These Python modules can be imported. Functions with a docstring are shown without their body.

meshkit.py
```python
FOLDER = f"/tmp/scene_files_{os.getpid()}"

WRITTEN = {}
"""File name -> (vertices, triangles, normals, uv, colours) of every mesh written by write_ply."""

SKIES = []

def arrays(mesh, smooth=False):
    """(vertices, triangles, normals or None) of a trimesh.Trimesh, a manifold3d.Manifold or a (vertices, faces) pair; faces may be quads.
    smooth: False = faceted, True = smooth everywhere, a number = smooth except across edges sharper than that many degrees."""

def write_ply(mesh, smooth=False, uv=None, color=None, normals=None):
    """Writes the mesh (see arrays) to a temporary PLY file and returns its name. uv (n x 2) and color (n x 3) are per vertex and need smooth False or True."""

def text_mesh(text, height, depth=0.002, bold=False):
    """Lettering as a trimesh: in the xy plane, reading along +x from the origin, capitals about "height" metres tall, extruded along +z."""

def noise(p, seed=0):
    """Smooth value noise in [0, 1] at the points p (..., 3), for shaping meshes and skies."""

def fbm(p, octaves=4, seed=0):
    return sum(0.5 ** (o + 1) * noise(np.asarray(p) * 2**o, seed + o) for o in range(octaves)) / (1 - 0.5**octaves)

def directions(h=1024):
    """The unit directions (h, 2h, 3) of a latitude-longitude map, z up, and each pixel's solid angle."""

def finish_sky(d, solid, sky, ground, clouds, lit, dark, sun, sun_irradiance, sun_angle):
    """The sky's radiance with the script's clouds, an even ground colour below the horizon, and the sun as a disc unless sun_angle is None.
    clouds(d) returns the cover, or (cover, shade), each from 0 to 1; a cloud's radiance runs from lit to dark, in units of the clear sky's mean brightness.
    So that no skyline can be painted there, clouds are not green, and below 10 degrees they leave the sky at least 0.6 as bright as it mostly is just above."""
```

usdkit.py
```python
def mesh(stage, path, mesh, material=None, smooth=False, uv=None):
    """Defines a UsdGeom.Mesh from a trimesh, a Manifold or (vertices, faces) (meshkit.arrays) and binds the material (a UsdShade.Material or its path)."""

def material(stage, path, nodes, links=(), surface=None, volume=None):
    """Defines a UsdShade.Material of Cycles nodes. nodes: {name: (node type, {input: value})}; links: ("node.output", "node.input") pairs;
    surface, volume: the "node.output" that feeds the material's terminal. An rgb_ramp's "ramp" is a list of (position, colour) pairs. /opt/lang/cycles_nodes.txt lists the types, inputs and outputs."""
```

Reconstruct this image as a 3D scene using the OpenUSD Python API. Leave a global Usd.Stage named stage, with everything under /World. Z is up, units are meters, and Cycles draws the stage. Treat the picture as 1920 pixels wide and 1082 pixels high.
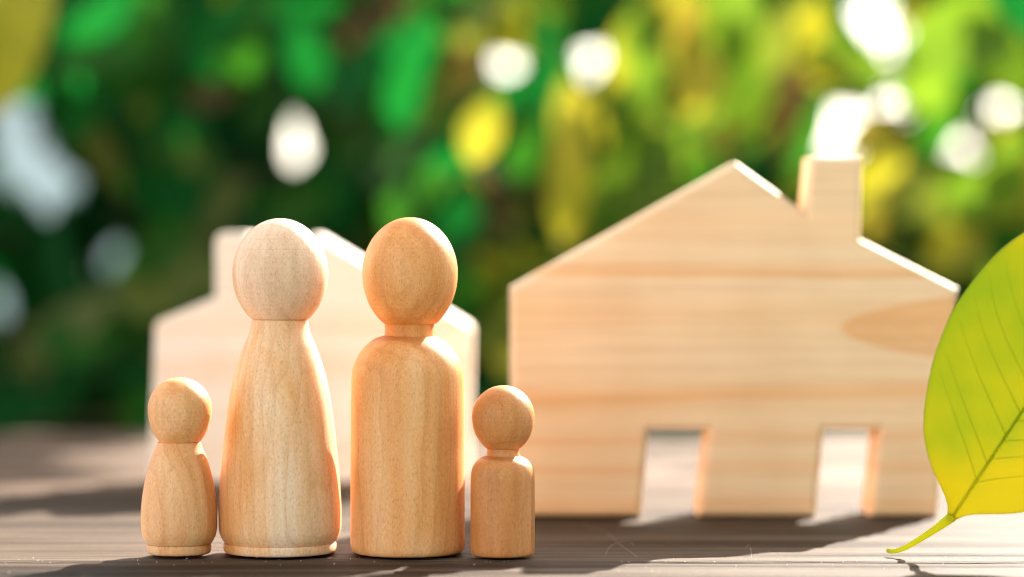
import math, random
import numpy as np, trimesh, shapely, manifold3d
from shapely.geometry import Polygon
import usdkit, meshkit
from pxr import Usd, UsdGeom, UsdLux, UsdShade, Gf, Vt, Sdf

rng = np.random.default_rng(7)
stage = Usd.Stage.CreateInMemory()
UsdGeom.SetStageUpAxis(stage, 'Z'); UsdGeom.SetStageMetersPerUnit(stage, 1.0)
UsdGeom.Xform.Define(stage, '/World'); UsdGeom.Scope.Define(stage, '/World/Looks')

# ------------------------------------------------------------------ camera, sky, sun
TABLE = 0.75                       # table top above the ground
CAM_H = TABLE + 0.0586
PITCH = math.radians(0.93)         # looking slightly down
FPX = 5600.0                       # focal length in photo pixels (105 mm on 36 mm)
EXPOSURE = 2.5
SUN_AZ, SUN_EL = math.radians(30), math.radians(32)
SUN_I, SKY_S = 0.98, 0.080

cam = UsdGeom.Camera.Define(stage, '/World/camera')
cam.AddTranslateOp().Set(Gf.Vec3d(0, 0, CAM_H)); cam.AddRotateXOp().Set(90 - math.degrees(PITCH))
cam.CreateFocalLengthAttr(105.0); cam.CreateHorizontalApertureAttr(36.0); cam.CreateVerticalApertureAttr(36.0 * 577 / 1024)
cam.CreateFStopAttr(7.6); cam.CreateFocusDistanceAttr(0.552); cam.CreateExposureAttr(EXPOSURE)
cam.CreateClippingRangeAttr(Gf.Vec2f(0.02, 1000))

usdkit.material(stage, '/World/Looks/sky', {
    'tc': ('texture_coordinate', {}),
    'sky': ('sky_texture', {'sky_type': 'single_scattering', 'sun_disc': False, 'sun_elevation': SUN_EL, 'sun_rotation': SUN_AZ, 'aerosol_density': 1.6}),
    'map': ('mapping', {'scale': (1.0, 1.0, 2.2)}),
    'n': ('noise_texture', {'scale': 2.2, 'detail': 5.0, 'roughness': 0.55}),
    'r': ('rgb_ramp', {'ramp': [(0.30, (0.55,) * 3), (0.65, (0.95,) * 3)]}),
    'bw': ('rgb_to_bw', {}), 'cl': ('mix', {'mix_type': 'multiply', 'fac': 1.0, 'color2': (1.22, 1.13, 1.0)}),
    'mx': ('mix', {'mix_type': 'mix'}),
    'bg': ('background_shader', {'strength': SKY_S})},
    [('tc.generated', 'map.vector'), ('map.vector', 'n.vector'), ('n.fac', 'r.fac'), ('sky.color', 'bw.color'), ('bw.val', 'cl.color1'),
     ('r.color', 'mx.fac'), ('sky.color', 'mx.color1'), ('cl.color', 'mx.color2'), ('mx.color', 'bg.color')], surface='bg.background')
dome = UsdLux.DomeLight.Define(stage, '/World/sky')
UsdShade.MaterialBindingAPI.Apply(dome.GetPrim()).Bind(UsdShade.Material.Get(stage, '/World/Looks/sky'))
dome.GetPrim().SetCustomDataByKey('kind', 'structure')
sun = UsdLux.DistantLight.Define(stage, '/World/sun')
sun.CreateIntensityAttr(SUN_I); sun.CreateNormalizeAttr(True); sun.CreateAngleAttr(0.5); sun.CreateColorAttr(Gf.Vec3f(1.0, 0.93, 0.82))
sun.AddRotateZOp().Set(180 - math.degrees(SUN_AZ)); sun.AddRotateXOp().Set(90 - math.degrees(SUN_EL))

# ------------------------------------------------------------------ helpers
def at(px, py, Y):
    """The point of the world at depth Y on the line of sight through a photo pixel (1920 x 1082)."""
    cp, sp = math.cos(PITCH), math.sin(PITCH)
    a, b = (px - 960) / FPX, (541 - py) / FPX
    d = np.array([a, cp + b * sp, -sp + b * cp])
    return np.array([0, 0, CAM_H]) + d * (Y / d[1])
def on_table(px, py, z=TABLE):
    d = at(px, py, 1.0) - (0, 0, CAM_H)
    return np.array([0, 0, CAM_H]) + d * ((z - CAM_H) / d[2])
def project(p):
    p = np.atleast_2d(p) - (0, 0, CAM_H)
    cp, sp = math.cos(PITCH), math.sin(PITCH)
    dep = p[:, 1] * cp - p[:, 2] * sp; up = p[:, 1] * sp + p[:, 2] * cp
    return np.stack([960 + FPX * p[:, 0] / dep, 541 - FPX * up / dep], 1)

used = {}
def numbered(path):
    n = used.get(path, 0); used[path] = n + 1
    return path if n == 0 else f'{path}_{n:03d}'
def thing(name, label, cat, loc=(0, 0, 0), rotz=0.0, group=None):
    x = UsdGeom.Xform.Define(stage, numbered('/World/' + name))
    x.AddTranslateOp().Set(Gf.Vec3d(*map(float, loc)))
    if rotz: x.AddRotateZOp().Set(math.degrees(rotz))
    return tag(x.GetPrim(), label, cat, group)
def tag(p, label=None, cat=None, group=None, kind=None):
    for k, v in (('label', label), ('category', cat), ('group', group), ('kind', kind)):
        if v: p.SetCustomDataByKey(k, v)
    return p
def obj(name, mesh, mat, parent=None, smooth=35, label=None, kind=None):
    base = str(parent.GetPath()) if parent else '/World'
    m = usdkit.mesh(stage, numbered(base + '/' + name), mesh, '/World/Looks/' + mat, smooth=smooth)
    return tag(m.GetPrim(), label, None, None, kind)
def cat_mesh(ms): return trimesh.util.concatenate(ms)
def tube(pts, radii, sides=8, closed=True):
    pts = np.asarray(pts, float); n = len(pts); radii = np.broadcast_to(radii, n)
    t = np.gradient(pts, axis=0); t /= np.maximum(np.linalg.norm(t, axis=1, keepdims=True), 1e-12)
    a = np.array([0, 0, 1.0]) if abs(t[0][2]) < 0.9 else np.array([1.0, 0, 0])
    u = np.cross(t[0], a); u /= np.linalg.norm(u); V = []
    for k in range(n):
        u = u - t[k] * (u @ t[k]); u /= max(np.linalg.norm(u), 1e-12); w = np.cross(t[k], u)
        th = np.arange(sides) / sides * 2 * math.pi
        V.append(pts[k] + radii[k] * (np.cos(th)[:, None] * u + np.sin(th)[:, None] * w))
    V = np.vstack(V); F = []
    for k in range(n - 1):
        for s in range(sides):
            a0, a1, b0, b1 = k * sides + s, k * sides + (s + 1) % sides, (k + 1) * sides + s, (k + 1) * sides + (s + 1) % sides
            F += [[a0, a1, b1], [a0, b1, b0]]
    if closed:
        V = np.vstack([V, pts[0], pts[-1]]); c0, c1 = len(V) - 2, len(V) - 1
        for s in range(sides):
            F += [[c0, (s + 1) % sides, s], [c1, (n - 1) * sides + s, (n - 1) * sides + (s + 1) % sides]]
    return trimesh.Trimesh(V, np.array(F), process=False)
def box(x0, x1, y0, y1, z0, z1):
    m = trimesh.creation.box([x1 - x0, y1 - y0, z1 - z0]); m.apply_translation([(x0 + x1) / 2, (y0 + y1) / 2, (z0 + z1) / 2]); return m

# ------------------------------------------------------------------ materials
def doll_wood(name, light, mid, dark, off, heart, head=False):
    """Turned wood: growth rings and a heartwood edge cut by the turned form, soft upright streaks, fine flecks, faint lathe lines.
    heart = (x, y, radius, softness) in metres of the heartwood's axis, which leans a little."""
    L = '/World/Looks/' + name
    hx, hy, hr, hs = heart
    usdkit.material(stage, L, {
        'tc': ('texture_coordinate', {}),
        'm1': ('mapping', {'location': (-hx, -hy, 0), 'rotation': (0.06, 0.05, 0.0), 'scale': (1, 1, 1)}),
        'flat': ('vector_math', {'math_type': 'multiply', 'vector2': (1, 1, 0.04)}),
        'mw': ('mapping', {'location': off, 'scale': (110, 110, 28)}), 'wn': ('noise_texture', {'scale': 1.0, 'detail': 2.0}),
        'len': ('vector_math', {'math_type': 'length'}), 'wa': ('math', {'math_type': 'multiply_add', 'value2': 0.006, 'value3': -0.003}), 'rho': ('math', {'math_type': 'add'}),
        'hm': ('map_range', {'from_min': hr - hs, 'from_max': hr + hs, 'to_min': 0.0, 'to_max': 1.0, 'clamp': True}),
        'hc': ('mix', {'mix_type': 'mix', 'color1': (0.93, 0.83, 0.70), 'color2': (1.03, 1.06, 1.12)}),
        'rf0': ('math', {'math_type': 'divide', 'value2': 0.0019}), 'rf1': ('math', {'math_type': 'fraction'}),
        'rr': ('rgb_ramp', {'ramp': [(0.0, (1.0, 1.0, 1.0)), (0.55, (1.0, 0.995, 0.99)), (0.86, (0.93, 0.90, 0.86)), (0.93, (0.88, 0.82, 0.75)), (1.0, (1.0, 1.0, 1.0))]}),
        'm2': ('mapping', {'location': off, 'scale': (85, 85, 20)}),
        'broad': ('noise_texture', {'scale': 1.0, 'detail': 3.0, 'roughness': 0.5, 'distortion': 0.7}),
        'm3': ('mapping', {'location': off, 'scale': (3300, 3300, 1500)}),
        'fleck': ('noise_texture', {'scale': 1.0, 'detail': 2.0, 'roughness': 0.6}),
        'm4': ('mapping', {'location': off, 'scale': (14, 14, 2600)}),
        'lathe': ('noise_texture', {'scale': 1.0, 'detail': 2.0, 'roughness': 0.6}),
        'm5': ('mapping', {'location': off, 'scale': (620, 620, 26)}),
        'fib': ('noise_texture', {'scale': 1.0, 'detail': 3.0, 'roughness': 0.55}),
        'rb': ('rgb_ramp', {'ramp': [(0.34, dark), (0.47, mid), (0.62, light)]}),
        'rf': ('rgb_ramp', {'ramp': [(0.28, (0.74, 0.68, 0.61)), (0.44, (1.0, 1.0, 1.0)), (0.56, (1.0, 1.0, 1.0)), (0.70, (1.15, 1.19, 1.26))]}),
        'rl': ('rgb_ramp', {'ramp': [(0.32, (0.80, 0.77, 0.74)), (0.46, (1.0, 1.0, 1.0)), (0.7, (1.04, 1.04, 1.05))]}),
        'rv': ('rgb_ramp', {'ramp': [(0.34, (0.88, 0.82, 0.75)), (0.5, (1.0, 1.0, 1.0)), (0.7, (1.05, 1.06, 1.08))]}),
        'c0': ('mix', {'mix_type': 'multiply', 'fac': 1.0}), 'c1': ('mix', {'mix_type': 'multiply', 'fac': 0.45 if head else 0.8}), 'c2': ('mix', {'mix_type': 'multiply', 'fac': 0.85}),
        'c3': ('mix', {'mix_type': 'multiply', 'fac': 0.34 if head else 0.10}), 'c4': ('mix', {'mix_type': 'multiply', 'fac': 0.6}),
        'b1': ('bump', {'strength': 0.22, 'distance': 0.00012}), 'b2': ('bump', {'strength': 0.22 if head else 0.06, 'distance': 0.0001}),
        'p': ('principled_bsdf', {'roughness': 0.48, 'specular_ior_level': 0.30})},
        [('tc.object', m + '.vector') for m in ('m1', 'mw', 'm2', 'm3', 'm4', 'm5')] +
        [('m1.vector', 'flat.vector1'), ('flat.vector', 'len.vector1'), ('mw.vector', 'wn.vector'), ('wn.fac', 'wa.value1'), ('len.value', 'rho.value1'), ('wa.value', 'rho.value2'),
         ('rho.value', 'hm.value'), ('hm.result', 'hc.fac'), ('rho.value', 'rf0.value1'), ('rf0.value', 'rf1.value1'), ('rf1.value', 'rr.fac'),
         ('m2.vector', 'broad.vector'), ('m3.vector', 'fleck.vector'), ('m4.vector', 'lathe.vector'), ('m5.vector', 'fib.vector'),
         ('broad.fac', 'rb.fac'), ('fleck.fac', 'rf.fac'), ('lathe.fac', 'rl.fac'), ('fib.fac', 'rv.fac'),
         ('rb.color', 'c0.color1'), ('hc.color', 'c0.color2'), ('c0.color', 'c1.color1'), ('rr.color', 'c1.color2'), ('c1.color', 'c2.color1'), ('rf.color', 'c2.color2'), ('c2.color', 'c3.color1'), ('rl.color', 'c3.color2'), ('c3.color', 'c4.color1'), ('rv.color', 'c4.color2'),
         ('c4.color', 'p.base_color'), ('fleck.fac', 'b1.height'), ('lathe.fac', 'b2.height'), ('b1.normal', 'b2.normal'), ('b2.normal', 'p.normal')], surface='p.BSDF')
for suffix, hd in (('', False), ('_head', True)):
    doll_wood('girl_wood' + suffix, (0.88, 0.57, 0.34), (0.84, 0.47, 0.23), (0.77, 0.37, 0.15), (0.031, 0.052, 0.41), (0.009, 0.004, 0.012, 0.0012), hd)
    doll_wood('woman_wood' + suffix, (0.86, 0.61, 0.43) if hd else (0.88, 0.62, 0.42), (0.80, 0.52, 0.34) if hd else (0.86, 0.51, 0.27), (0.73, 0.43, 0.25) if hd else (0.78, 0.36, 0.12), (0.074, 0.013, 0.77), (-0.016, 0.006, 0.0175, 0.0015), hd)
    doll_wood('man_wood' + suffix, (0.84, 0.46, 0.215), (0.80, 0.375, 0.14), (0.72, 0.29, 0.08), (0.012, 0.095, 0.19), (0.010, 0.010, 0.0205, 0.0008), hd)
    doll_wood('boy_wood' + suffix, (0.74, 0.40, 0.20), (0.68, 0.33, 0.14), (0.60, 0.26, 0.09), (0.055, 0.027, 0.53), (0.004, 0.012, 0.020, 0.0020), hd)

def board_wood(name, stripes, knot, off, height):
    """Planed pine board seen flat: stripes [(height fraction, colour)] run along x, wavering; knot = (x, z, half length, half height) in metres."""
    L = '/World/Looks/' + name
    nodes = {
        'tc': ('texture_coordinate', {}), 'sep': ('separate_xyz', {}),
        'm1': ('mapping', {'location': off, 'scale': (9, 20, 26)}),
        'warp': ('noise_texture', {'scale': 1.0, 'detail': 2.0, 'roughness': 0.45}),
        'w1': ('math', {'math_type': 'multiply_add', 'value2': 0.006, 'value3': -0.003}),
        'w2': ('math', {'math_type': 'add'}), 'w3': ('math', {'math_type': 'divide', 'value2': height}),
        'st': ('rgb_ramp', {'ramp': stripes}),
        'm2': ('mapping', {'location': off, 'scale': (20, 600, 1000)}),
        'fine': ('noise_texture', {'scale': 1.0, 'detail': 4.0, 'roughness': 0.6}),
        'rf': ('rgb_ramp', {'ramp': [(0.3, (0.90, 0.87, 0.83)), (0.5, (1, 1, 1)), (0.75, (1.04, 1.05, 1.06))]}),
        'm3': ('mapping', {'location': off, 'scale': (45, 45, 45)}),
        'soft': ('noise_texture', {'scale': 1.0, 'detail': 2.0}),
        'rs': ('rgb_ramp', {'ramp': [(0.35, (0.95, 0.92, 0.88)), (0.65, (1.03, 1.03, 1.03))]}),
        'c1': ('mix', {'mix_type': 'multiply', 'fac': 1.0}), 'c2': ('mix', {'mix_type': 'multiply', 'fac': 1.0}),
        'b': ('bump', {'strength': 0.25, 'distance': 0.0002}),
        'p': ('principled_bsdf', {'roughness': 0.55, 'specular_ior_level': 0.35})}
    links = [('tc.object', 'sep.vector')] + [('tc.object', m + '.vector') for m in ('m1', 'm2', 'm3')] + [
        ('m1.vector', 'warp.vector'), ('warp.fac', 'w1.value1'), ('w1.value', 'w2.value1'), ('sep.z', 'w2.value2'), ('w2.value', 'w3.value1'), ('w3.value', 'st.fac'),
        ('m2.vector', 'fine.vector'), ('fine.fac', 'rf.fac'), ('m3.vector', 'soft.vector'), ('soft.fac', 'rs.fac'),
        ('st.color', 'c1.color1'), ('rf.color', 'c1.color2'), ('c1.color', 'c2.color1'), ('rs.color', 'c2.color2'), ('fine.fac', 'b.height'), ('b.normal', 'p.normal')]
    out = 'c2.color'
    if knot:
        kx, kz, kl, kh = knot
        nodes |= {'mk': ('mapping', {'location': (-kx / kl, 0, -kz / kh), 'scale': (1 / kl, 0.0, 1 / kh)}),
                  'ks': ('separate_xyz', {}), 'kax': ('math', {'math_type': 'absolute'}), 'kz2': ('math', {'math_type': 'multiply'}), 'kd': ('math', {'math_type': 'add'}), 'kn': ('math', {'math_type': 'multiply_add', 'value2': 0.35, 'value3': -0.17}), 'ka': ('math', {'math_type': 'add'}),
                  'kr': ('rgb_ramp', {'ramp': [(0.0, (0.95,) * 3), (0.2, (0.8,) * 3), (0.3, (0.95,) * 3), (0.5, (0.78,) * 3), (0.62, (0.9,) * 3), (0.8, (0.85,) * 3), (0.92, (1.0,) * 3), (0.985, (0.0,) * 3)]}),
                  'kc': ('mix', {'mix_type': 'multiply', 'color2': (0.93, 0.74, 0.55)})}
        links += [('tc.object', 'mk.vector'), ('mk.vector', 'ks.vector'), ('ks.x', 'kax.value1'), ('ks.z', 'kz2.value1'), ('ks.z', 'kz2.value2'), ('kax.value', 'kd.value1'), ('kz2.value', 'kd.value2'), ('kd.value', 'ka.value1'), ('warp.fac', 'kn.value1'), ('kn.value', 'ka.value2'), ('ka.value', 'kr.fac'),
                  ('kr.color', 'kc.fac'), ('c2.color', 'kc.color1')]
        out = 'kc.color'
    links.append((out, 'p.base_color'))
    usdkit.material(stage, L, nodes, links, surface='p.BSDF')
A, B, C, D = (0.86, 0.635, 0.43), (0.855, 0.60, 0.385), (0.84, 0.53, 0.31), (0.865, 0.655, 0.465)
board_wood('pine_board', [(0.0, B), (0.05, C), (0.07, B), (0.10, A), (0.14, B), (0.165, C), (0.175, B), (0.20, A), (0.235, B), (0.255, C), (0.27, B), (0.30, A), (0.355, B), (0.38, (0.82, 0.49, 0.26)), (0.40, C), (0.43, A),
           (0.50, D), (0.58, A), (0.64, B), (0.70, A), (0.755, D), (0.768, (0.82, 0.52, 0.29)), (0.785, C), (0.82, A), (0.86, D), (0.90, B), (0.91, A), (0.95, B), (1.0, A)], (0.0930, 0.0400, 0.0235, 0.0068), (0.3, 0.6, 0.2), 0.066)
A2, B2, C2 = (0.93, 0.82, 0.73), (0.92, 0.77, 0.66), (0.91, 0.71, 0.57)  # bounced light on the rear house's front, put into a paler wood colour
board_wood('lit_pale_board', [(0.0, A2), (0.1, B2), (0.2, A2), (0.33, A2), (0.42, C2), (0.5, A2), (0.56, C2), (0.62, B2), (0.7, A2), (1.0, A2)], None, (0.7, 0.2, 0.9), 0.066)

def plank_wood(name, pale, mid, dark):
    usdkit.material(stage, '/World/Looks/' + name, {
        'tc': ('texture_coordinate', {}), 'oi': ('object_info', {}), 'ov': ('vector_math', {'math_type': 'scale', 'scale': 7.0}), 'add': ('vector_math', {'math_type': 'add'}),
        'm1': ('mapping', {'scale': (5, 90, 5)}), 'm2': ('mapping', {'scale': (14, 900, 60)}), 'm3': ('mapping', {'scale': (9, 22, 9)}), 'm4': ('mapping', {'scale': (500, 3500, 900)}),
        'n1': ('noise_texture', {'scale': 1.0, 'detail': 4.0, 'roughness': 0.55, 'distortion': 0.6}),
        'n2': ('noise_texture', {'scale': 1.0, 'detail': 4.0, 'roughness': 0.65}),
        'n3': ('noise_texture', {'scale': 1.0, 'detail': 3.0}),
        'n4': ('noise_texture', {'scale': 1.0, 'detail': 2.0}),
        'r1': ('rgb_ramp', {'ramp': [(0.33, dark), (0.46, mid), (0.60, pale)]}),
        'r2': ('rgb_ramp', {'ramp': [(0.32, (0.30, 0.25, 0.21)), (0.44, (0.80, 0.78, 0.76)), (0.54, (1.0, 1.0, 1.0)), (0.70, (1.35, 1.36, 1.38))]}),
        'r3': ('rgb_ramp', {'ramp': [(0.35, (0.86, 0.80, 0.74)), (0.65, (1.06, 1.06, 1.07))]}),
        'c1': ('mix', {'mix_type': 'multiply', 'fac': 0.9}), 'c2': ('mix', {'mix_type': 'multiply', 'fac': 1.0}),
        'b1': ('bump', {'strength': 0.9, 'distance': 0.0006}), 'b2': ('bump', {'strength': 0.35, 'distance': 0.0002}),
        'p': ('principled_bsdf', {'roughness': 0.6, 'specular_ior_level': 0.14})},
        [('oi.random', 'ov.vector1'), ('ov.vector', 'add.vector1'), ('tc.object', 'add.vector2')] + [('add.vector', m + '.vector') for m in ('m1', 'm2', 'm3', 'm4')] +
        [('m1.vector', 'n1.vector'), ('m2.vector', 'n2.vector'), ('m3.vector', 'n3.vector'), ('m4.vector', 'n4.vector'), ('n1.fac', 'r1.fac'), ('n2.fac', 'r2.fac'), ('n3.fac', 'r3.fac'),
         ('r1.color', 'c1.color1'), ('r2.color', 'c1.color2'), ('c1.color', 'c2.color1'), ('r3.color', 'c2.color2'), ('c2.color', 'p.base_color'),
         ('n2.fac', 'b1.height'), ('n4.fac', 'b2.height'), ('b1.normal', 'b2.normal'), ('b2.normal', 'p.normal')], surface='p.BSDF')
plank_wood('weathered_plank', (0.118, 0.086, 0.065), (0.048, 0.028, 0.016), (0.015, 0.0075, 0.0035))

def leaf_look(name, col, trans, mixf, rough=0.38, var=0.3, spec=0.4, patch=(60.0, (0.8, 0.86, 0.8), (1.12, 1.06, 1.0))):
    nodes = {
        'tc': ('texture_coordinate', {}), 'oi': ('object_info', {}), 'n': ('noise_texture', {'scale': patch[0], 'detail': 3.0}),
        'v': ('map_range', {'from_min': 0.0, 'from_max': 1.0, 'to_min': 1 - var, 'to_max': 1 + var}),
        'r': ('rgb_ramp', {'ramp': [(0.38, patch[1]), (0.62, patch[2])]}),
        'a1': ('vector_math', {'math_type': 'scale', 'vector1': col}), 'a2': ('mix', {'mix_type': 'multiply', 'fac': 1.0}),
        't1': ('vector_math', {'math_type': 'scale', 'vector1': trans}), 't2': ('mix', {'mix_type': 'multiply', 'fac': 1.0}),
        'p': ('principled_bsdf', {'roughness': rough, 'specular_ior_level': spec}), 't': ('translucent_bsdf', {}), 'x': ('mix_closure', {'fac': mixf})}
    links = [('tc.object', 'n.vector'), ('n.fac', 'r.fac'), ('oi.random', 'v.value'), ('v.result', 'a1.scale'), ('v.result', 't1.scale'), ('a1.vector', 'a2.color1'), ('r.color', 'a2.color2'),
             ('t1.vector', 't2.color1'), ('r.color', 't2.color2'), ('a2.color', 'p.base_color'), ('t2.color', 't.color'), ('p.BSDF', 'x.closure1'), ('t.BSDF', 'x.closure2')]
    usdkit.material(stage, '/World/Looks/' + name, nodes, links, surface='x.closure')
leaf_look('deep_green_leaf', (0.006, 0.115, 0.024), (0.006, 0.16, 0.018), 0.4, rough=0.6, spec=0.2)  # green darkened to carry the shade of the left shrubs
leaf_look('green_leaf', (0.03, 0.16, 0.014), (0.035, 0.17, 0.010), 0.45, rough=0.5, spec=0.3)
leaf_look('sunlit_lime_leaf', (0.14, 0.29, 0.02), (0.12, 0.21, 0.012), 0.5)  # green brightened to carry the sun through the right shrubs
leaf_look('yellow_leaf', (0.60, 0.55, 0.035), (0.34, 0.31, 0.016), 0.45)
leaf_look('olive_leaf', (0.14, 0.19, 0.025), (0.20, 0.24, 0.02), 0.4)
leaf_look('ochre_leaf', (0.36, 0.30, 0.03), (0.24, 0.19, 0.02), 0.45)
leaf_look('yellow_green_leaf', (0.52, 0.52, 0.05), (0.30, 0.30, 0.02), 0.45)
leaf_look('brown_leaf', (0.12, 0.068, 0.018), (0.08, 0.045, 0.01), 0.3)
leaf_look('glossy_leaf', (0.10, 0.17, 0.10), (0.06, 0.2, 0.03), 0.2, rough=0.30)
leaf_look('fallen_leaf', (0.25, 0.32, 0.04), (0.46, 0.45, 0.05), 0.58, var=0.0, patch=(34.0, (0.76, 0.92, 1.0), (1.16, 1.04, 0.85)))
leaf_look('leaf_rib', (0.34, 0.44, 0.04), (0.80, 0.86, 0.10), 0.85, var=0.0)
leaf_look('leaf_stalk', (0.30, 0.38, 0.03), (0.55, 0.56, 0.04), 0.55, var=0.0)
usdkit.material(stage, '/World/Looks/bark', {'p': ('principled_bsdf', {'roughness': 0.8}), 'tc': ('texture_coordinate', {}), 'n': ('noise_texture', {'scale': 120.0, 'detail': 4.0}),
    'r': ('rgb_ramp', {'ramp': [(0.3, (0.06, 0.035, 0.02)), (0.7, (0.16, 0.10, 0.06))]})}, [('tc.object', 'n.vector'), ('n.fac', 'r.fac'), ('r.color', 'p.base_color')], surface='p.BSDF')
usdkit.material(stage, '/World/Looks/ground', {'p': ('principled_bsdf', {'roughness': 0.95}), 'g': ('geometry', {}), 'n': ('noise_texture', {'scale': 1.5, 'detail': 8.0}),
    'r': ('rgb_ramp', {'ramp': [(0.3, (0.035, 0.05, 0.02)), (0.7, (0.10, 0.085, 0.05))]})}, [('g.position', 'n.vector'), ('n.fac', 'r.fac'), ('r.color', 'p.base_color')], surface='p.BSDF')
usdkit.material(stage, '/World/Looks/thread', {'p': ('principled_bsdf', {'base_color': (0.75, 0.70, 0.64), 'roughness': 0.35})}, [], surface='p.BSDF')
usdkit.material(stage, '/World/Looks/dust', {'p': ('principled_bsdf', {'base_color': (0.80, 0.76, 0.70), 'roughness': 0.25})}, [], surface='p.BSDF')

plank_wood('sunlit_weathered_plank', (0.22, 0.165, 0.13), (0.13, 0.085, 0.06), (0.05, 0.03, 0.018))  # paler copy of the plank wood: sunlight on the far planks as colour
# ------------------------------------------------------------------ ground
g = trimesh.Trimesh([[-150, -150, 0], [150, -150, 0], [150, 150, 0], [-150, 150, 0]], [[0, 1, 2], [0, 2, 3]], process=False)
tag(obj('ground', g, 'ground', smooth=False), kind='structure')

# ------------------------------------------------------------------ pale garden wall far behind, seen through gaps at the left
usdkit.material(stage, '/World/Looks/plaster', {'p': ('principled_bsdf', {'roughness': 0.9}), 'g': ('geometry', {}), 'n': ('noise_texture', {'scale': 6.0, 'detail': 6.0}),
    'r': ('rgb_ramp', {'ramp': [(0.3, (0.44, 0.57, 0.64)), (0.7, (0.52, 0.65, 0.72))]})}, [('g.position', 'n.vector'), ('n.fac', 'r.fac'), ('r.color', 'p.base_color')], surface='p.BSDF')
gw = thing('garden_wall', 'pale blue-grey wall glimpsed through the leaf gaps at the far left', 'wall', (-1.6, 4.0, 0))
obj('wall_face', box(-1.2, 1.2, 0, 0.2, 0, 1.9), 'plaster', gw, smooth=False)
obj('coping', box(-1.23, 1.23, -0.03, 0.23, 1.902, 1.96), 'plaster', gw, smooth=False)

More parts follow.
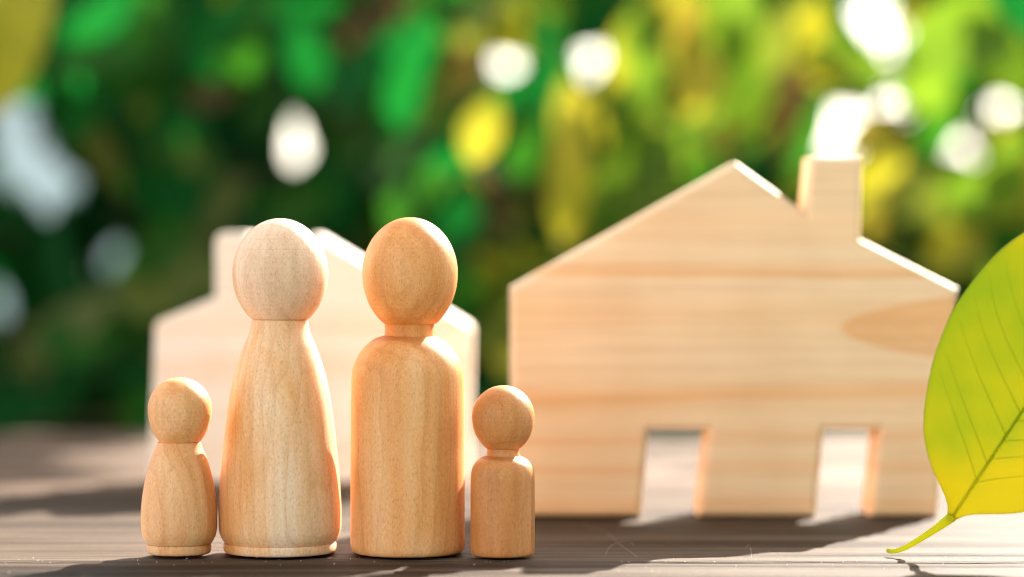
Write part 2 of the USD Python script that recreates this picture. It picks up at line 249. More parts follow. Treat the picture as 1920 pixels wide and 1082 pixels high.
# ------------------------------------------------------------------ table of weathered planks
table = thing('table', 'weathered grey plank table that the wooden dolls and houses stand on', 'table', (0, 0, 0))
def plank(y0, y1, seed, dy, skew=0.0, x0=-0.62, x1=0.62):
    """A worn board along x: its top carries the raised grain, its long edges are rounded and ragged."""
    T = 0.024
    nx = 150
    ys = np.unique(np.concatenate([np.arange(y0, y1, dy), y0 + np.linspace(0, 0.003, 9), y1 - np.linspace(0, 0.003, 9), [y1]]))
    xs = np.linspace(x0, x1, nx)
    X, Yg = np.meshgrid(xs, ys)
    ragged = (meshkit.fbm(np.stack([X * 60, Yg * 0, Yg * 0 + seed], -1), 4, seed) - 0.5) * 0.0008
    P = np.stack([X * 2.2, Yg * 260, X * 0 + seed * 3.1], -1)
    h = (meshkit.fbm(P, 4, seed) - 0.5) * 0.0013 + (meshkit.fbm(np.stack([X * 7, Yg * 30, X * 0 + seed], -1), 2, seed + 9) - 0.5) * 0.0006
    e = np.minimum(Yg - y0, y1 - Yg); r = 0.0022
    drop = np.where(e < r, r - np.sqrt(np.maximum(r * r - (r - np.maximum(e, 0)) ** 2, 0)), 0)
    fade = np.clip(e / 0.004, 0.25, 1)
    Z = TABLE - 0.00045 + h * fade - drop * 0.8
    Yw = Yg + np.where(e < 0.01, ragged, ragged * 0.3) + X * skew
    top = np.stack([X, Yw, Z], -1).reshape(-1, 3)
    n, m = len(ys), nx
    idx = np.arange(n * m).reshape(n, m)
    q = np.stack([idx[:-1, :-1], idx[:-1, 1:], idx[1:, 1:], idx[1:, :-1]], -1).reshape(-1, 4)
    loop = np.concatenate([idx[0, :], idx[1:, -1], idx[-1, -2::-1], idx[-2:0:-1, 0]])
    low = top[loop].copy(); low[:, 2] = TABLE - T
    k = len(top); nl = len(loop); li = k + np.arange(nl)
    wall = [[loop[i], li[i], li[(i + 1) % nl], loop[(i + 1) % nl]] for i in range(nl)]
    V = np.vstack([top, low, [[(x0 + x1) / 2, (y0 + y1) / 2, TABLE - T]]])
    F = [(a, b, c) for a, b, c, d in q] + [(a, c, d) for a, b, c, d in q] + [(a, b, c) for a, b, c, d in wall] + [(a, c, d) for a, b, c, d in wall]
    F += [(len(V) - 1, li[(i + 1) % nl], li[i]) for i in range(nl)]
    return trimesh.Trimesh(V, np.array(F), process=False)
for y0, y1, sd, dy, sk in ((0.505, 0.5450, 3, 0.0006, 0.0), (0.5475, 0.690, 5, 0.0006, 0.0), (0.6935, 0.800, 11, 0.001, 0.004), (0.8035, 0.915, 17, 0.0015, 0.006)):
    obj('plank', plank(y0, y1, sd, dy, sk), 'weathered_plank' if y0 < 0.69 else 'sunlit_weathered_plank', table, smooth=60)
for x in (-0.45, 0.45):
    obj('cross_beam', box(x - 0.03, x + 0.03, 0.515, 0.89, TABLE - 0.07, TABLE - 0.0245), 'weathered_plank', table, smooth=False)
    for y in (0.545, 0.86):
        obj('leg', box(x - 0.025, x + 0.025, y - 0.025, y + 0.025, 0.0, TABLE - 0.0705), 'weathered_plank', table, smooth=False)

# ------------------------------------------------------------------ peg dolls
def lathe(profile, n=96):
    """profile: (z, r) from bottom to top; closed on the axis at both ends."""
    pr = np.asarray(profile, float); th = np.arange(n) / n * 2 * math.pi
    V = [[0, 0, pr[0, 0]]]
    for z, r in pr: V += [[r * math.cos(t), r * math.sin(t), z] for t in th]
    V.append([0, 0, pr[-1, 0]]); F = []
    for s in range(n): F.append([0, 1 + (s + 1) % n, 1 + s])
    for k in range(len(pr) - 1):
        a, b = 1 + k * n, 1 + (k + 1) * n
        for s in range(n): F += [[a + s, a + (s + 1) % n, b + (s + 1) % n], [a + s, b + (s + 1) % n, b + s]]
    a = 1 + (len(pr) - 1) * n
    for s in range(n): F.append([a + s, a + (s + 1) % n, len(V) - 1])
    return trimesh.Trimesh(np.array(V), np.array(F), process=False)
from scipy.interpolate import PchipInterpolator
def smooth_profile(pts, n=60):
    """pts (y pixel, r pixel) -> dense curve through them."""
    p = np.asarray(pts, float); s = np.concatenate([[0], np.cumsum(np.hypot(*np.diff(p, axis=0).T))])
    u = np.linspace(0, s[-1], n)
    return np.stack([PchipInterpolator(s, p[:, 0])(u), PchipInterpolator(s, p[:, 1])(u)], 1)
def head_profile(top, wide, bottom, r, r_bottom, n=44, egg=1.0):
    """Head outline: an ellipse above the widest line, another below it cut off at the neck."""
    a = np.linspace(0.0, math.pi / 2, n // 2)[1:]
    up = [(wide - (wide - top) * math.cos(t), r * math.sin(t) ** egg) for t in a]
    ang = math.acos(min(1, r_bottom / r)); hh = (bottom - wide) / math.sin(ang)
    lo = [(wide + hh * math.sin(t), r * math.cos(t)) for t in np.linspace(0, ang, n // 2)[1:]]
    return np.array(up + lo)
def doll(name, label, cx, base_y, head_cx, parts, mat):
    b = on_table(cx, base_y); Y = b[1]; s = Y / FPX
    t = thing(name, label, 'peg doll', (b[0], b[1], TABLE))
    for pname, prof, dx in parts:
        pr = np.asarray(prof, float)[::-1]
        z = np.array([at(cx, y, Y)[2] - TABLE for y in pr[:, 0]])
        z = z if pname != parts[0][0] else np.maximum(z, 0.0)
        m = lathe(np.stack([z, pr[:, 1] * s], 1)); m.apply_translation([dx * s, 0, 0])
        obj(pname, m, mat + ('_head' if pname == 'head' else ''), t, smooth=40)
    return t
# woman
wb = smooth_profile([(599, 50), (601, 52.5), (612, 54), (652, 69), (690, 82), (745, 94.5), (800, 102), (840, 106.5), (907, 112.5), (960, 115), (990, 114.5), (1003, 111.5), (1011, 107.5), (1016, 103.5)], 70)
wfoot = np.array([(1015.5, 100), (1016.5, 103.5), (1018, 105), (1021, 105.8), (1028, 105.8), (1032, 104.5), (1034, 102.5), (1035, 99)])
doll('peg_doll', 'tall pale wooden peg doll with flared gown-like body and round head', 525, 1035, 526,
     [('foot_ring', wfoot, 0), ('body', wb, 0), ('head', head_profile(409.5, 513, 598.5, 89.5, 53), 1)], 'woman_wood')
# man
mb = np.vstack([smooth_profile([(629, 44), (630, 48), (634, 60), (641, 71), (650, 81), (664, 91.5), (680, 99.5), (698, 104.5), (715, 105.8), (850, 106.8), (1018, 107.6)], 60), [(1026, 106.8), (1031, 104.6), (1034, 101.5), (1036, 97)]])
doll('peg_doll', 'tall orange-brown wooden peg doll with egg-shaped head and straight cylindrical body', 764.5, 1036, 769,
     [('body', mb, 0), ('neck', np.array([(606, 46.5), (612, 46), (624, 46), (632, 47.5)]), 3.5), ('head', head_profile(407.5, 512, 607, 89.5, 48.5, egg=1.0), 4.5)], 'man_wood')
# girl
gb = smooth_profile([(828, 38), (829, 40), (838, 43), (850, 48.5), (868, 55), (887, 60.5), (910, 65.5), (940, 70), (965, 71.6), (990, 71), (1003, 68.8), (1012, 65), (1019, 60)], 60)
gfoot = np.array([(1018.5, 57), (1020, 60), (1024, 60.6), (1031, 60.2), (1035, 58.8), (1037, 56.5), (1038, 53)])
doll('peg_doll', 'small wooden peg doll with flared body at the left end of the row', 336, 1038, 337.5,
     [('foot_ring', gfoot, 0), ('body', gb, 0), ('head', head_profile(708, 766, 828, 59.8, 38.5), 1.5)], 'girl_wood')
# boy
bb = np.vstack([smooth_profile([(854, 31), (855, 34), (858, 41), (864, 49), (873, 55.5), (885, 59.2), (897, 60.2), (960, 60.4), (1030, 60.4)], 40), [(1036, 59.5), (1039, 57.5), (1041, 54)]])
doll('peg_doll', 'small brown wooden peg doll with straight body at the right end of the row', 942.5, 1041, 943.5,
     [('body', bb, 0), ('neck', np.array([(839, 31), (842, 30.3), (850, 30.3), (856, 32)]), 0.7), ('head', head_profile(722.5, 782, 841, 58.8, 31), 1)], 'boy_wood')

# ------------------------------------------------------------------ toy houses
def bevel_board(poly, depth, bev, steps=8):
    """A sawn board with rounded-over edges: poly (x, z) swept from y = 0 to depth."""
    ring = np.array(shapely.geometry.polygon.orient(poly).exterior.coords)[:-1]
    n = len(ring); prev, nxt = np.roll(ring, 1, 0), np.roll(ring, -1, 0)
    def nrm(a): 
        d = a / np.linalg.norm(a, axis=1, keepdims=True); return np.stack([d[:, 1], -d[:, 0]], 1)
    n1, n2 = nrm(ring - prev), nrm(nxt - ring)
    mit = (n1 + n2) / (1 + (n1 * n2).sum(1, keepdims=True))
    lay = [(bev * (1 - math.sin(t)), bev * (1 - math.cos(t))) for t in np.linspace(0, math.pi / 2, steps + 1)]
    lay = lay + [(i, depth - d) for i, d in lay[::-1]]
    V = np.vstack([np.column_stack([(ring - mit * i)[:, 0], np.full(n, d), (ring - mit * i)[:, 1]]) for i, d in lay]); F = []
    for k in range(len(lay) - 1):
        for s in range(n):
            a, b, c, d = k * n + s, k * n + (s + 1) % n, (k + 1) * n + (s + 1) % n, (k + 1) * n + s
            F += [[a, c, b], [a, d, c]]
    v2, f2 = trimesh.creation.triangulate_polygon(Polygon(V[:n][:, [0, 2]]), engine='earcut')
    from scipy.spatial import cKDTree
    m = cKDTree(V[:n][:, [0, 2]]).query(v2)[1]
    cap = m[np.asarray(f2)]
    t3 = V[cap]; nn = np.cross(t3[:, 1] - t3[:, 0], t3[:, 2] - t3[:, 0])[:, 1]
    cap[nn > 0] = cap[nn > 0][:, ::-1]
    last = (len(lay) - 1) * n
    F = np.vstack([F, cap, cap[:, ::-1] + last])
    return trimesh.Trimesh(V, F, process=False)
def rounded(pts, r):
    p = Polygon(pts).buffer(0)
    if r == 0: return p.simplify(1e-6)
    q = p.buffer(-r, quad_segs=6).buffer(r, quad_segs=6)
    return q.simplify(r * 0.01)
def house(name, label, px, base_left, Y, yaw, thick, bev, rnd, mat):
    o = on_table(*base_left); Y = o[1]; s = Y / FPX
    t = thing(name, label, 'toy house', (o[0], o[1], TABLE), -yaw)
    z0 = base_left[1]
    def conv(q):
        res = []
        for x, y in q:
            X = (x - base_left[0]) * s / math.cos(yaw); k = 1 - X * math.sin(yaw) / Y
            res.append((X * k, max((z0 + (x - base_left[0]) * math.sin(yaw) * 0.093 - y), 0) * s * k))
        return res
    out, ch = conv(px['wall']), conv(px['chimney'])
    # one sawn board; the chimney is the piece of it above the roof slopes
    whole = bevel_board(rounded(Polygon(out).union(Polygon(ch)), rnd), thick, bev)
    M = lambda m: manifold3d.Manifold(manifold3d.Mesh(np.asarray(m.vertices, np.float32), np.asarray(m.faces, np.uint32)))
    W = M(whole); assert W.volume() > 0, W.status()
    cut = Polygon(ch).difference(Polygon(out)); cut = max(getattr(cut, 'geoms', [cut]), key=lambda q: q.area).convex_hull
    c = np.array(cut.exterior.coords)[:-1]
    lowest = c[np.argsort(c[:, 1])[:2]]; lowest = lowest[np.argsort(lowest[:, 0])]; up = c[:, 1].max() + 0.005
    ext = lowest[1] - lowest[0]; a, b = lowest[0] - ext * 0.02, lowest[1] + ext * 0.02
    prism = trimesh.creation.extrude_polygon(Polygon([a, b, (b[0] + 0.0005, up), (a[0], up)]), thick + 0.02, engine='earcut')
    prism.vertices = np.column_stack([prism.vertices[:, 0], 0.01 + thick - prism.vertices[:, 2], prism.vertices[:, 1]])
    P = M(prism); P = P if P.volume() > 0 else M(trimesh.Trimesh(prism.vertices, prism.faces[:, ::-1], process=False))
    obj('wall', W - P, mat, t, smooth=False); obj('chimney', W ^ P, mat, t, smooth=False)
    return t
HB = (957, 969)
house('toy_house', 'pine board house with a chimney and two door openings, beside the large yellow-green leaf', dict(
    wall=[(957, 969), (956, 540), (1380, 303), (1516, 402), (1612, 447), (1797, 540), (1760, 973), (1632, 973), (1650, 806), (1546, 806), (1531, 972), (1309, 971), (1328, 806), (1216, 806), (1203, 970)],
    chimney=[(1505, 470), (1519, 293), (1617, 293), (1614, 470)]), HB, 0.63, 0.0, 0.018, 0.0016, 0.0, 'pine_board')
house('toy_house', 'whitish blurred wooden house cut-out with chimney, standing behind the two tall dolls', dict(
    wall=[(279, 907), (290, 604), (408, 555), (485, 512), (590, 436), (886, 614), (880, 907)],
    chimney=[(404, 600), (403, 437), (474, 437), (484, 560)]), (279, 907), 0.71, 0.0, 0.022, 0.0014, 0.0022, 'lit_pale_board')

# ------------------------------------------------------------------ fallen leaf standing on its stalk at the right
def blade_mesh(base, axis, side, normal, L, width, cup, bend, nu=40, nv=13, wav=0.0, seed=0):
    """Leaf blade: width(u) half widths along the axis; cup folds it about the midrib, bend curls the axis."""
    V = []; U = np.linspace(0, 1, nu)
    for u in U:
        for v in np.linspace(-1, 1, nv):
            w = width(u) * v
            lift = cup * abs(v) ** 1.5 * width(u) + bend * L * u * u + wav * L * math.sin(9 * u + 2 * v + seed) * abs(v)
            V.append(base + axis * (L * u) + side * w + normal * lift)
    F = []
    for i in range(nu - 1):
        for j in range(nv - 1):
            a = i * nv + j; F += [[a, a + 1, a + nv + 1], [a, a + nv + 1, a + nv]]
    return trimesh.Trimesh(np.array(V), np.array(F), process=False)
def thicken(m, t):
    n = m.vertex_normals; V = np.vstack([m.vertices + n * t / 2, m.vertices - n * t / 2]); k = len(m.vertices)
    F = np.vstack([m.faces, m.faces[:, ::-1] + k])
    e = m.edges_sorted; uq, ct = np.unique(e, axis=0, return_counts=True); bd = set(map(tuple, uq[ct == 1]))
    W = [q for a, b in m.edges if tuple(sorted((a, b))) in bd for q in ([b, a, a + k], [b, a + k, b + k])]
    return trimesh.Trimesh(V, np.vstack([F, W]), process=False)
lf = thing('fallen_leaf', 'large yellow-green leaf standing on its stalk in front of the toy house with door openings', 'leaf', on_table(1665, 1038))
o0 = on_table(1665, 1038)
YL0, YL1 = 0.541, 0.525
pb = at(1786, 968, YL0); pt = at(2195, 350, YL1)
axis = pt - pb; LL = np.linalg.norm(axis); axis /= LL
side = np.cross([0, -1.0, 0], axis); side /= np.linalg.norm(side); nor = np.cross(axis, side); nor /= np.linalg.norm(nor)
if nor[1] > 0: nor = -nor
wu = PchipInterpolator([0, 0.018, 0.036, 0.055, 0.075, 0.10, 0.16, 0.25, 0.36, 0.48, 0.62, 0.76, 0.88, 0.96, 1.0], np.array([11, 19, 34, 54, 76, 99, 138, 172, 200, 214, 205, 165, 100, 42, 0]) * YL0 / FPX)
bl = blade_mesh(pb, axis, side, nor, LL, lambda u: float(wu(u)), 0.10, 0.0, 60, 25, 0.002)
loc = np.array(o0)
def local(m): m.apply_translation(-loc); return m
obj('blade', local(thicken(bl, 0.00028)), 'fallen_leaf', lf, smooth=50)
mid = [pb + axis * LL * u for u in np.linspace(0, 0.98, 24)]
obj('midrib', local(tube([p + nor * 0.0001 for p in mid], np.linspace(0.00030, 0.0001, 24), 8)), 'leaf_rib', lf, smooth=True)
st = [at(px, py, Y) for px, py, Y in ((1665, 1036, o0[1]), (1690, 1030, 0.5545), (1720, 1014, 0.551), (1745, 998, 0.547), (1765, 984, 0.544), (1786, 968, YL0))]
st[0][2] = TABLE + 0.0006
from scipy.interpolate import CubicSpline
cs = CubicSpline(np.arange(6), np.array(st)); pts = cs(np.linspace(0, 5, 30))
obj('stalk', local(tube(pts, np.interp(np.linspace(0, 1, 30), [0, 0.1, 0.7, 1.0], [0.00045, 0.00042, 0.0007, 0.00100]), 10)), 'leaf_stalk', lf, smooth=True)
for k in range(1, 10):
    for sg in (-1, 1):
        u0 = 0.03 + 0.07 * k + rng.uniform(-0.014, 0.014); vp = []
        for q in np.linspace(0, 0.9, 12):
            u = min(u0 + 0.17 * q + 0.06 * q ** 3, 0.97); w = float(wu(u)) * q
            vp.append(pb + axis * LL * u + side * sg * w + nor * (0.10 * q ** 1.5 * float(wu(u)) + 0.002 * LL * math.sin(9 * u + 2 * q * sg) * q + 0.0001))
        obj('vein', local(tube(vp, np.linspace(0.000055, 0.00002, 12), 5)), 'leaf_rib', lf, smooth=True)

# ------------------------------------------------------------------ lint, crumbs
def lint(label, pxs, r=0.00001):
    pts = []
    for px, py, hgt in pxs:
        q = on_table(px, py); q[2] += hgt; pts.append(q)
    pts = np.array(pts); n = len(pts); o = on_table(*pxs[0][:2])
    c = CubicSpline(np.arange(n), pts)(np.linspace(0, n - 1, n * 8))
    t = obj('lint_fibre', trimesh.Trimesh(*[getattr(tube(c - o, r, 5), a) for a in ('vertices', 'faces')], process=False), 'thread', smooth=True)
    UsdGeom.Xformable(t).AddTranslateOp().Set(Gf.Vec3d(*map(float, o))); tag(t, label, 'fibre')
lint('long pale lint fibre curling over the dark planks right of the small brown doll', [(1095, 982, 0.0004), (1112, 996, 0.0006), (1138, 1006, 0.0008), (1152, 1017, 0.0006), (1168, 1030, 0.0005), (1184, 1040, 0.0004), (1194, 1048, 0.0003)])
lint('short arched lint fibre crossing the longer one at the plank gap', [(1136, 1042, 0.0003), (1144, 1031, 0.0006), (1158, 1025, 0.0008), (1176, 1023, 0.0008), (1188, 1027, 0.0005)])
lint('tiny hooked lint fibre at the plank gap below the left door opening of the house', [(1398, 1034, 0.0006), (1404, 1031, 0.0009), (1408, 1038, 0.0006), (1409, 1048, 0.0003)])
cr = []
for k in range(30):
    q = on_table(rng.uniform(230, 1010), rng.uniform(1043, 1060)); m = trimesh.creation.icosphere(1, rng.uniform(0.00004, 0.0001)); m.apply_translation(q + (0, 0, 0.00005)); cr.append(m)
for k in range(70):
    px = rng.uniform(1150, 1900) if k < 55 else rng.uniform(0, 300); py = rng.normal(1052, 3) if rng.random() < 0.6 else rng.uniform(1048, 1078)
    q = on_table(px, py); r = rng.uniform(0.00004, 0.00011)
    m = trimesh.creation.icosphere(1, r); m.apply_scale([1, 1, 0.7]); m.apply_translation(q + (0, 0, 0.0001)); cr.append(m)
tag(obj('dust_crumbs', cat_mesh(cr), 'dust', smooth=True), 'fine pale dust crumbs along the edge of the front plank', 'dust', kind='stuff')

# ------------------------------------------------------------------ shrubs behind the table
def leaf_mesh(c, axis, nrm, L, W, curl=0.12, fold=0.15, nu=7):
    axis = axis / np.linalg.norm(axis); nrm = nrm - axis * (nrm @ axis); nrm /= np.linalg.norm(nrm); side = np.cross(axis, nrm)
    us = np.linspace(0, 1, nu); ws = W / 2 * np.sin(np.pi * us ** 0.85) ** 0.8; ws[0] = W * 0.02; ws[-1] = W * 0.01
    V = []
    for u, w in zip(us, ws):
        p = c + axis * (u - 0.5) * L - nrm * curl * L * (u - 0.5) ** 2 * 2
        V += [p - side * w + nrm * fold * w, p, p + side * w + nrm * fold * w]
    F = []
    for i in range(nu - 1):
        for j in range(2):
            a = i * 3 + j; F += [[a, a + 1, a + 4], [a, a + 4, a + 3]]
    return np.array(V), np.array(F)
# gaps through which the bright sky shows: x, y, half width, half height in the photo
HOLES = [(965, 122, 18, 13), (557, 272, 15, 34), (1110, 112, 11, 28), (1630, 32, 20, 10), (1675, 70, 20, 12), (1672, 190, 12, 7), (1572, 250, 15, 44), (1872, 206, 11, 11), (1806, 280, 8, 16),
         (25, 255, 28, 70), (85, 340, 34, 42), (185, 495, 22, 9), (0, 575, 14, 24), (215, 472, 14, 6)]
def in_hole(V, grow=1.0):
    q = project(V)
    for x, y, a, b in HOLES:
        if (((q[:, 0] - x) / (a * grow)) ** 2 + ((q[:, 1] - y) / (b * grow)) ** 2 < 1).any(): return True
        c = q[[1, 4, 7, 10, 13, 16, 19]]
        lo, hi = q.min(0), q.max(0)
        if lo[0] < x < hi[0] and lo[1] < y < hi[1]:
            hull = shapely.MultiPoint(q).convex_hull
            if hull.intersects(shapely.Point(x, y).buffer(min(a, b) * grow)): return True
    return False
SUN_D = np.array([math.sin(SUN_AZ) * math.cos(SUN_EL), math.cos(SUN_AZ) * math.cos(SUN_EL), math.sin(SUN_EL)])
ZONES = [(-900, 330), (330, 900), (900, 1420), (1420, 2900)]
NAMES = ['shaded dark green broad-leaved shrub with a few yellow leaves, at the left edge behind the table', 'shaded dark shrub with withered brown leaves, behind the two tall dolls',
         'sunlit lime and yellow leaved shrub behind the left roof slope of the toy house', 'bright sunlit green shrub with many white gaps, behind the house chimney, with unseen foliage added']
STEM_X = [(-520, -250, 20, 180), (420, 560, 700, 830), (960, 1110, 1250, 1390), (1500, 1680, 1850, 2080)]
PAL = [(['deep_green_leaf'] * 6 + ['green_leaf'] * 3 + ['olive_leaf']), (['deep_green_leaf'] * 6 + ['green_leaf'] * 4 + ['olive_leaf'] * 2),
       (['deep_green_leaf'] * 2 + ['green_leaf'] * 4 + ['sunlit_lime_leaf'] * 3 + ['olive_leaf', 'yellow_leaf']), (['green_leaf'] * 4 + ['sunlit_lime_leaf'] * 4 + ['deep_green_leaf', 'olive_leaf', 'yellow_leaf'])]  # shade at the left and sun at the right are put into the leaf colours
TOPZ = [1.30, 1.16, 1.02, 1.00]
shrubs = []
for k in range(4):
    b = at(np.mean(STEM_X[k]), 541, 1.55); shrubs.append(dict(root=thing('leafy_shrub', NAMES[k], 'shrub', (b[0], b[1], 0), group=None), o=np.array([b[0], b[1], 0]), leaves=[], mass={}))
def zone(px):
    for k, (a, b) in enumerate(ZONES):
        if a <= px < b: return k
    return 0 if px < 0 else 3
SUNNY = [at(x, y, 1.04) for x, y in ((25, 60), (5, 120), (45, 20), (905, 240), (1050, 250), (1065, 330), (1075, 400), (1085, 230), (1310, 150), (1390, 140), (1150, 280), (1210, 330), (1180, 190), (1360, 255), (1650, 330), (1790, 470))]
def shades(c):
    for q in SUNNY:
        w = c - q; t = w @ SUN_D
        if t > 0.004 and np.linalg.norm(w - SUN_D * t) < 0.021: return True
    return False
def put(px, py, Y, Lp, Wp, ang, mat, tilt=None, part=True, check=False, grow=1.0):
    """A leaf by its centre, with its length and width in photo pixels at depth Y and its direction in the picture (degrees from right, anticlockwise)."""
    c = at(px, py, Y); s = Y / FPX; a = math.radians(ang)
    ax = np.array([math.cos(a), rng.normal(0, 0.18), math.sin(a)])
    nrm = np.array([rng.normal(0, 0.35), -1.0, rng.normal(0.15, 0.3)]) if tilt is None else np.array(tilt, float)
    V, F = leaf_mesh(c, ax, nrm, Lp * s, Wp * s, rng.uniform(0.02, 0.25), rng.uniform(0.05, 0.3))
    if check and in_hole(V, grow): return False
    if grow == 1.0 and shades(c): return False
    sh = shrubs[zone(px)]
    if part: sh['leaves'].append((V, F, mat))
    else: sh['mass'].setdefault(mat, []).append((V, F))
    return True
# leaves that the photograph lets one tell apart, by their blurred patches
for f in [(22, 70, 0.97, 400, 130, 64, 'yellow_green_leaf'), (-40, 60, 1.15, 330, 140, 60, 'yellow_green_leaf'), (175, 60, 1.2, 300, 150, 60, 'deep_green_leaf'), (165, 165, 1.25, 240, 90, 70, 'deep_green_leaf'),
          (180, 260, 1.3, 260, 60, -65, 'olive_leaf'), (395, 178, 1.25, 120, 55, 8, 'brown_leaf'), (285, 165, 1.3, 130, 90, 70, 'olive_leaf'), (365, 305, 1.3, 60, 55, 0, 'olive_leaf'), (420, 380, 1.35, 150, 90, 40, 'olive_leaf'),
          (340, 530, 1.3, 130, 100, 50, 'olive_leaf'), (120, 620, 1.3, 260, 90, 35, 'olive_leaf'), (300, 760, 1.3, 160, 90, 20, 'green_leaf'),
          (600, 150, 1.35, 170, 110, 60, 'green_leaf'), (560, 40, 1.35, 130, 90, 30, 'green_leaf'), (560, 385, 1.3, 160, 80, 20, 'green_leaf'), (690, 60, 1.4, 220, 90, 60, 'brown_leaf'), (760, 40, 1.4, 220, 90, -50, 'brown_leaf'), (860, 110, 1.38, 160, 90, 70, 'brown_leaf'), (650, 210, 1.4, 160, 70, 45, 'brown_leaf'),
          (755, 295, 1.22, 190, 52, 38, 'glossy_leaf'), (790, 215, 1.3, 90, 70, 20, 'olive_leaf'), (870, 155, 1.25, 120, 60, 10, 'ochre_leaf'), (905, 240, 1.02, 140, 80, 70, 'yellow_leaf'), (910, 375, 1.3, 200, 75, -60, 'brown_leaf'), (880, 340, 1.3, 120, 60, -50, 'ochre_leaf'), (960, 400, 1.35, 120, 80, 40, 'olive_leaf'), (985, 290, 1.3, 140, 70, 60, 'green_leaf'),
          (1065, 320, 1.02, 280, 100, 86, 'yellow_leaf'), (1085, 230, 1.2, 180, 100, 110, 'yellow_leaf'), (1075, 420, 1.2, 130, 80, 95, 'yellow_leaf'), (1160, 100, 1.22, 150, 45, 80, 'yellow_leaf'), (1150, 280, 1.25, 240, 90, 100, 'sunlit_lime_leaf'), (1210, 330, 1.25, 260, 100, 60, 'sunlit_lime_leaf'), (1180, 190, 1.3, 240, 100, 75, 'sunlit_lime_leaf'), (1220, 60, 1.2, 190, 110, 75, 'sunlit_lime_leaf'),
          (1290, 60, 1.18, 180, 80, 80, 'ochre_leaf'), (1310, 150, 1.18, 150, 100, 80, 'yellow_leaf'), (1245, 20, 1.2, 160, 80, 60, 'yellow_leaf'), (1390, 140, 1.22, 250, 120, 100, 'sunlit_lime_leaf'), (1370, 40, 1.22, 200, 110, 70, 'sunlit_lime_leaf'), (1360, 255, 1.25, 110, 80, 0, 'ochre_leaf'), (1300, 250, 1.25, 190, 90, 60, 'sunlit_lime_leaf'),
          (1480, 190, 1.35, 230, 80, 80, 'brown_leaf'), (1470, 60, 1.2, 180, 70, 70, 'olive_leaf'), (1520, 60, 1.2, 150, 70, 80, 'yellow_leaf'), (1600, 120, 1.2, 200, 80, -15, 'sunlit_lime_leaf'), (1560, 130, 1.2, 120, 60, 20, 'yellow_leaf'),
          (1730, 60, 1.2, 170, 40, -60, 'yellow_leaf'), (1640, 240, 1.2, 140, 60, 30, 'ochre_leaf'), (1650, 330, 1.2, 180, 80, 60, 'yellow_leaf'), (1640, 400, 1.22, 130, 60, 85, 'ochre_leaf'), (1720, 370, 1.22, 180, 110, -40, 'olive_leaf'), (1740, 160, 1.25, 130, 100, 60, 'sunlit_lime_leaf'), (1850, 360, 1.22, 200, 100, 10, 'sunlit_lime_leaf'), (1790, 470, 1.22, 140, 90, 30, 'yellow_leaf'), (1890, 300, 1.22, 150, 80, 60, 'sunlit_lime_leaf'),
          (1825, 60, 1.10, 270, 150, 12, 'sunlit_lime_leaf'), (1880, 110, 1.12, 240, 110, -55, 'sunlit_lime_leaf'), (1760, 240, 1.3, 120, 70, 70, 'green_leaf'), (1925, 15, 0.95, 210, 100, -50, 'deep_green_leaf')]:
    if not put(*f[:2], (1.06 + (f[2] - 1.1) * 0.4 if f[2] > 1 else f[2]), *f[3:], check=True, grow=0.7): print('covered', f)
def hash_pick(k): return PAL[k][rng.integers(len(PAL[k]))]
# the next leaves behind them, each still a leaf of its own
for k in range(1600):
    px = rng.uniform(-700, 2700); py = rng.uniform(-40 if px > 900 else -150, 860); Y = rng.uniform(1.08, 1.35)
    z = zone(px)
    if len(shrubs[z]['leaves']) >= (150, 160, 180, 160)[z]: continue
    big = 1.45 if z < 2 else 1.1
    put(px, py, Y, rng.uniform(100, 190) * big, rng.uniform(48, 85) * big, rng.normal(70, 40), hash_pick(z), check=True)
# the dense mass behind
for Y0, step in ((1.42, 62), (1.56, 70), (1.7, 80)):
    for gy in np.arange(-1000, 1100, step):
        for gx in np.arange(-1150, 3050, step * 1.15):
            px, py, Y = gx + rng.normal(0, 16), gy + rng.normal(0, 14), Y0 + rng.uniform(-0.06, 0.06)
            z = zone(px)
            zz = at(px, py, Y)[2]
            if zz > TOPZ[z] + rng.normal(0, 0.02): continue
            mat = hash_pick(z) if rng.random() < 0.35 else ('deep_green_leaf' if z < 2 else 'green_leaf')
            for tries in range(3):
                if put(px + rng.normal(0, 12 * tries), py + rng.normal(0, 12 * tries), Y, rng.uniform(170, 230) / (1 + 0.4 * tries), rng.uniform(95, 130) / (1 + 0.4 * tries), rng.normal(70, 50), mat, part=False, check=True): break
# unseen bough added along the sun rays to shade the table's far left
for k in range(260):
    q = np.array([rng.uniform(-0.30, -0.125), rng.uniform(0.715, 0.90), TABLE]); c = q + SUN_D * ((rng.uniform(1.38, 1.62) - q[1]) / SUN_D[1])
    if shades(c): continue
    V, F = leaf_mesh(c, rng.normal(0, 1, 3) + (0, 0, -0.4), np.array([rng.normal(0, .5), -1.0, rng.normal(.6, .3)]), rng.uniform(0.05, 0.07), rng.uniform(0.026, 0.036))
    if not in_hole(V): shrubs[3]['mass'].setdefault(hash_pick(3), []).append((V, F))
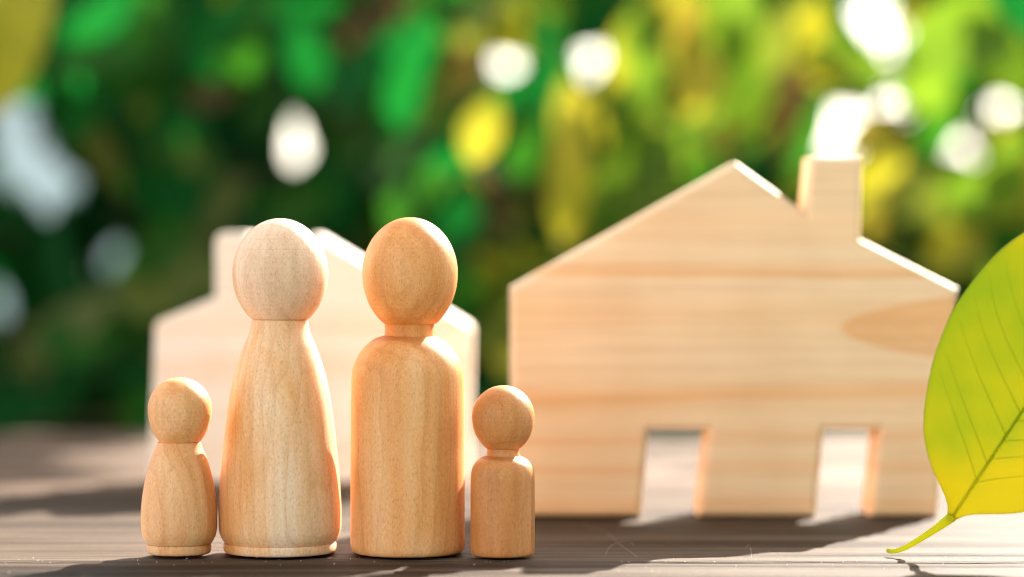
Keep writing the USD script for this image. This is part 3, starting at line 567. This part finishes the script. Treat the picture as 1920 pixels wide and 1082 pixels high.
# unseen foliage added beside the table's right end to darken the fill there
for k in range(1900):
    c = np.array([rng.uniform(0.62, 0.95), rng.uniform(-0.6, 1.4), rng.uniform(0.45, 1.2)])
    s_ = c[1] / FPX
    V, F = leaf_mesh(c, rng.normal(0, 1, 3), np.array([-1.0, rng.normal(0, .5), rng.normal(.2, .5)]), rng.uniform(0.06, 0.085), rng.uniform(0.03, 0.045))
    shrubs[3]['mass'].setdefault(hash_pick(3), []).append((V, F))
for k in range(1500):  # unseen foliage added behind the camera to hold back sky light
    c = np.array([rng.uniform(-0.1, 1.3), rng.uniform(-1.1, -0.75), rng.uniform(0.4, 1.5)])
    V, F = leaf_mesh(c, rng.normal(0, 1, 3), np.array([rng.normal(0, .5), 1.0, rng.normal(.2, .5)]), rng.uniform(0.08, 0.12), rng.uniform(0.05, 0.07))
    shrubs[3]['mass'].setdefault(hash_pick(3), []).append((V, F))
# leaves below the picture, down the stems
for k in range(420):
    px = rng.uniform(-1100, 3000); Y = rng.uniform(1.4, 1.85); c = at(px, 1000 + rng.uniform(100, 1500), Y)
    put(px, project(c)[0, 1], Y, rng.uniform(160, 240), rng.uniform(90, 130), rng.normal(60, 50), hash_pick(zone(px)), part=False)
for k, sh in enumerate(shrubs):
    o = sh['o']; stems = []; nodes = []
    for sx in STEM_X[k]:
        foot = o + (rng.normal(0, 0.05), rng.normal(0, 0.04), 0); topc = at(sx, 300, rng.uniform(1.42, 1.62)); topc[2] = TOPZ[k] - 0.04 if sx != 2080 else 1.34
        c = np.array([foot, foot * 0.4 + topc * 0.6 + (rng.normal(0, 0.02), rng.normal(0, 0.02), -0.25), topc])
        c[1, 2] = 0.6 * topc[2]
        p = CubicSpline([0, 0.6, 1], c)(np.linspace(0, 1, 24)); nodes.append(p); stems.append(tube(p - o, np.linspace(0.008, 0.0015, 24), 7))
    nodes = np.vstack(nodes)
    for st_ in stems: obj('stem', st_, 'bark', sh['root'], smooth=True)
    tw = []
    for V, F, mat in sh['leaves']:
        obj('leaf', trimesh.Trimesh(V - o, F, process=False), mat, sh['root'], smooth=True)
        b = V[1]; d = np.linalg.norm(nodes - b, axis=1) + np.maximum(0, nodes[:, 2] - b[2] + 0.0) * 1.5
        q = nodes[d.argmin()]; midp = (b + q) / 2 + (0, 0, -0.004)
        c = np.array([q, midp, b])
        if not in_hole(np.vstack([CubicSpline([0, .5, 1], c)(np.linspace(0, 1, 12))] * 2), 1.1):
            tw.append(tube(CubicSpline([0, .5, 1], c)(np.linspace(0, 1, 5)) - o, np.linspace(0.0013, 0.0006, 5), 4))
    if tw: obj('twigs', cat_mesh(tw), 'bark', sh['root'], smooth=True, kind='stuff')
    for mat, ls in sh['mass'].items():
        V = np.vstack([v for v, f in ls]); at0 = np.cumsum([0] + [len(v) for v, f in ls])[:-1]; F = np.vstack([f + a for (v, f), a in zip(ls, at0)])
        obj('foliage', trimesh.Trimesh(V - o, F, process=False), mat, sh['root'], smooth=True, kind='stuff')
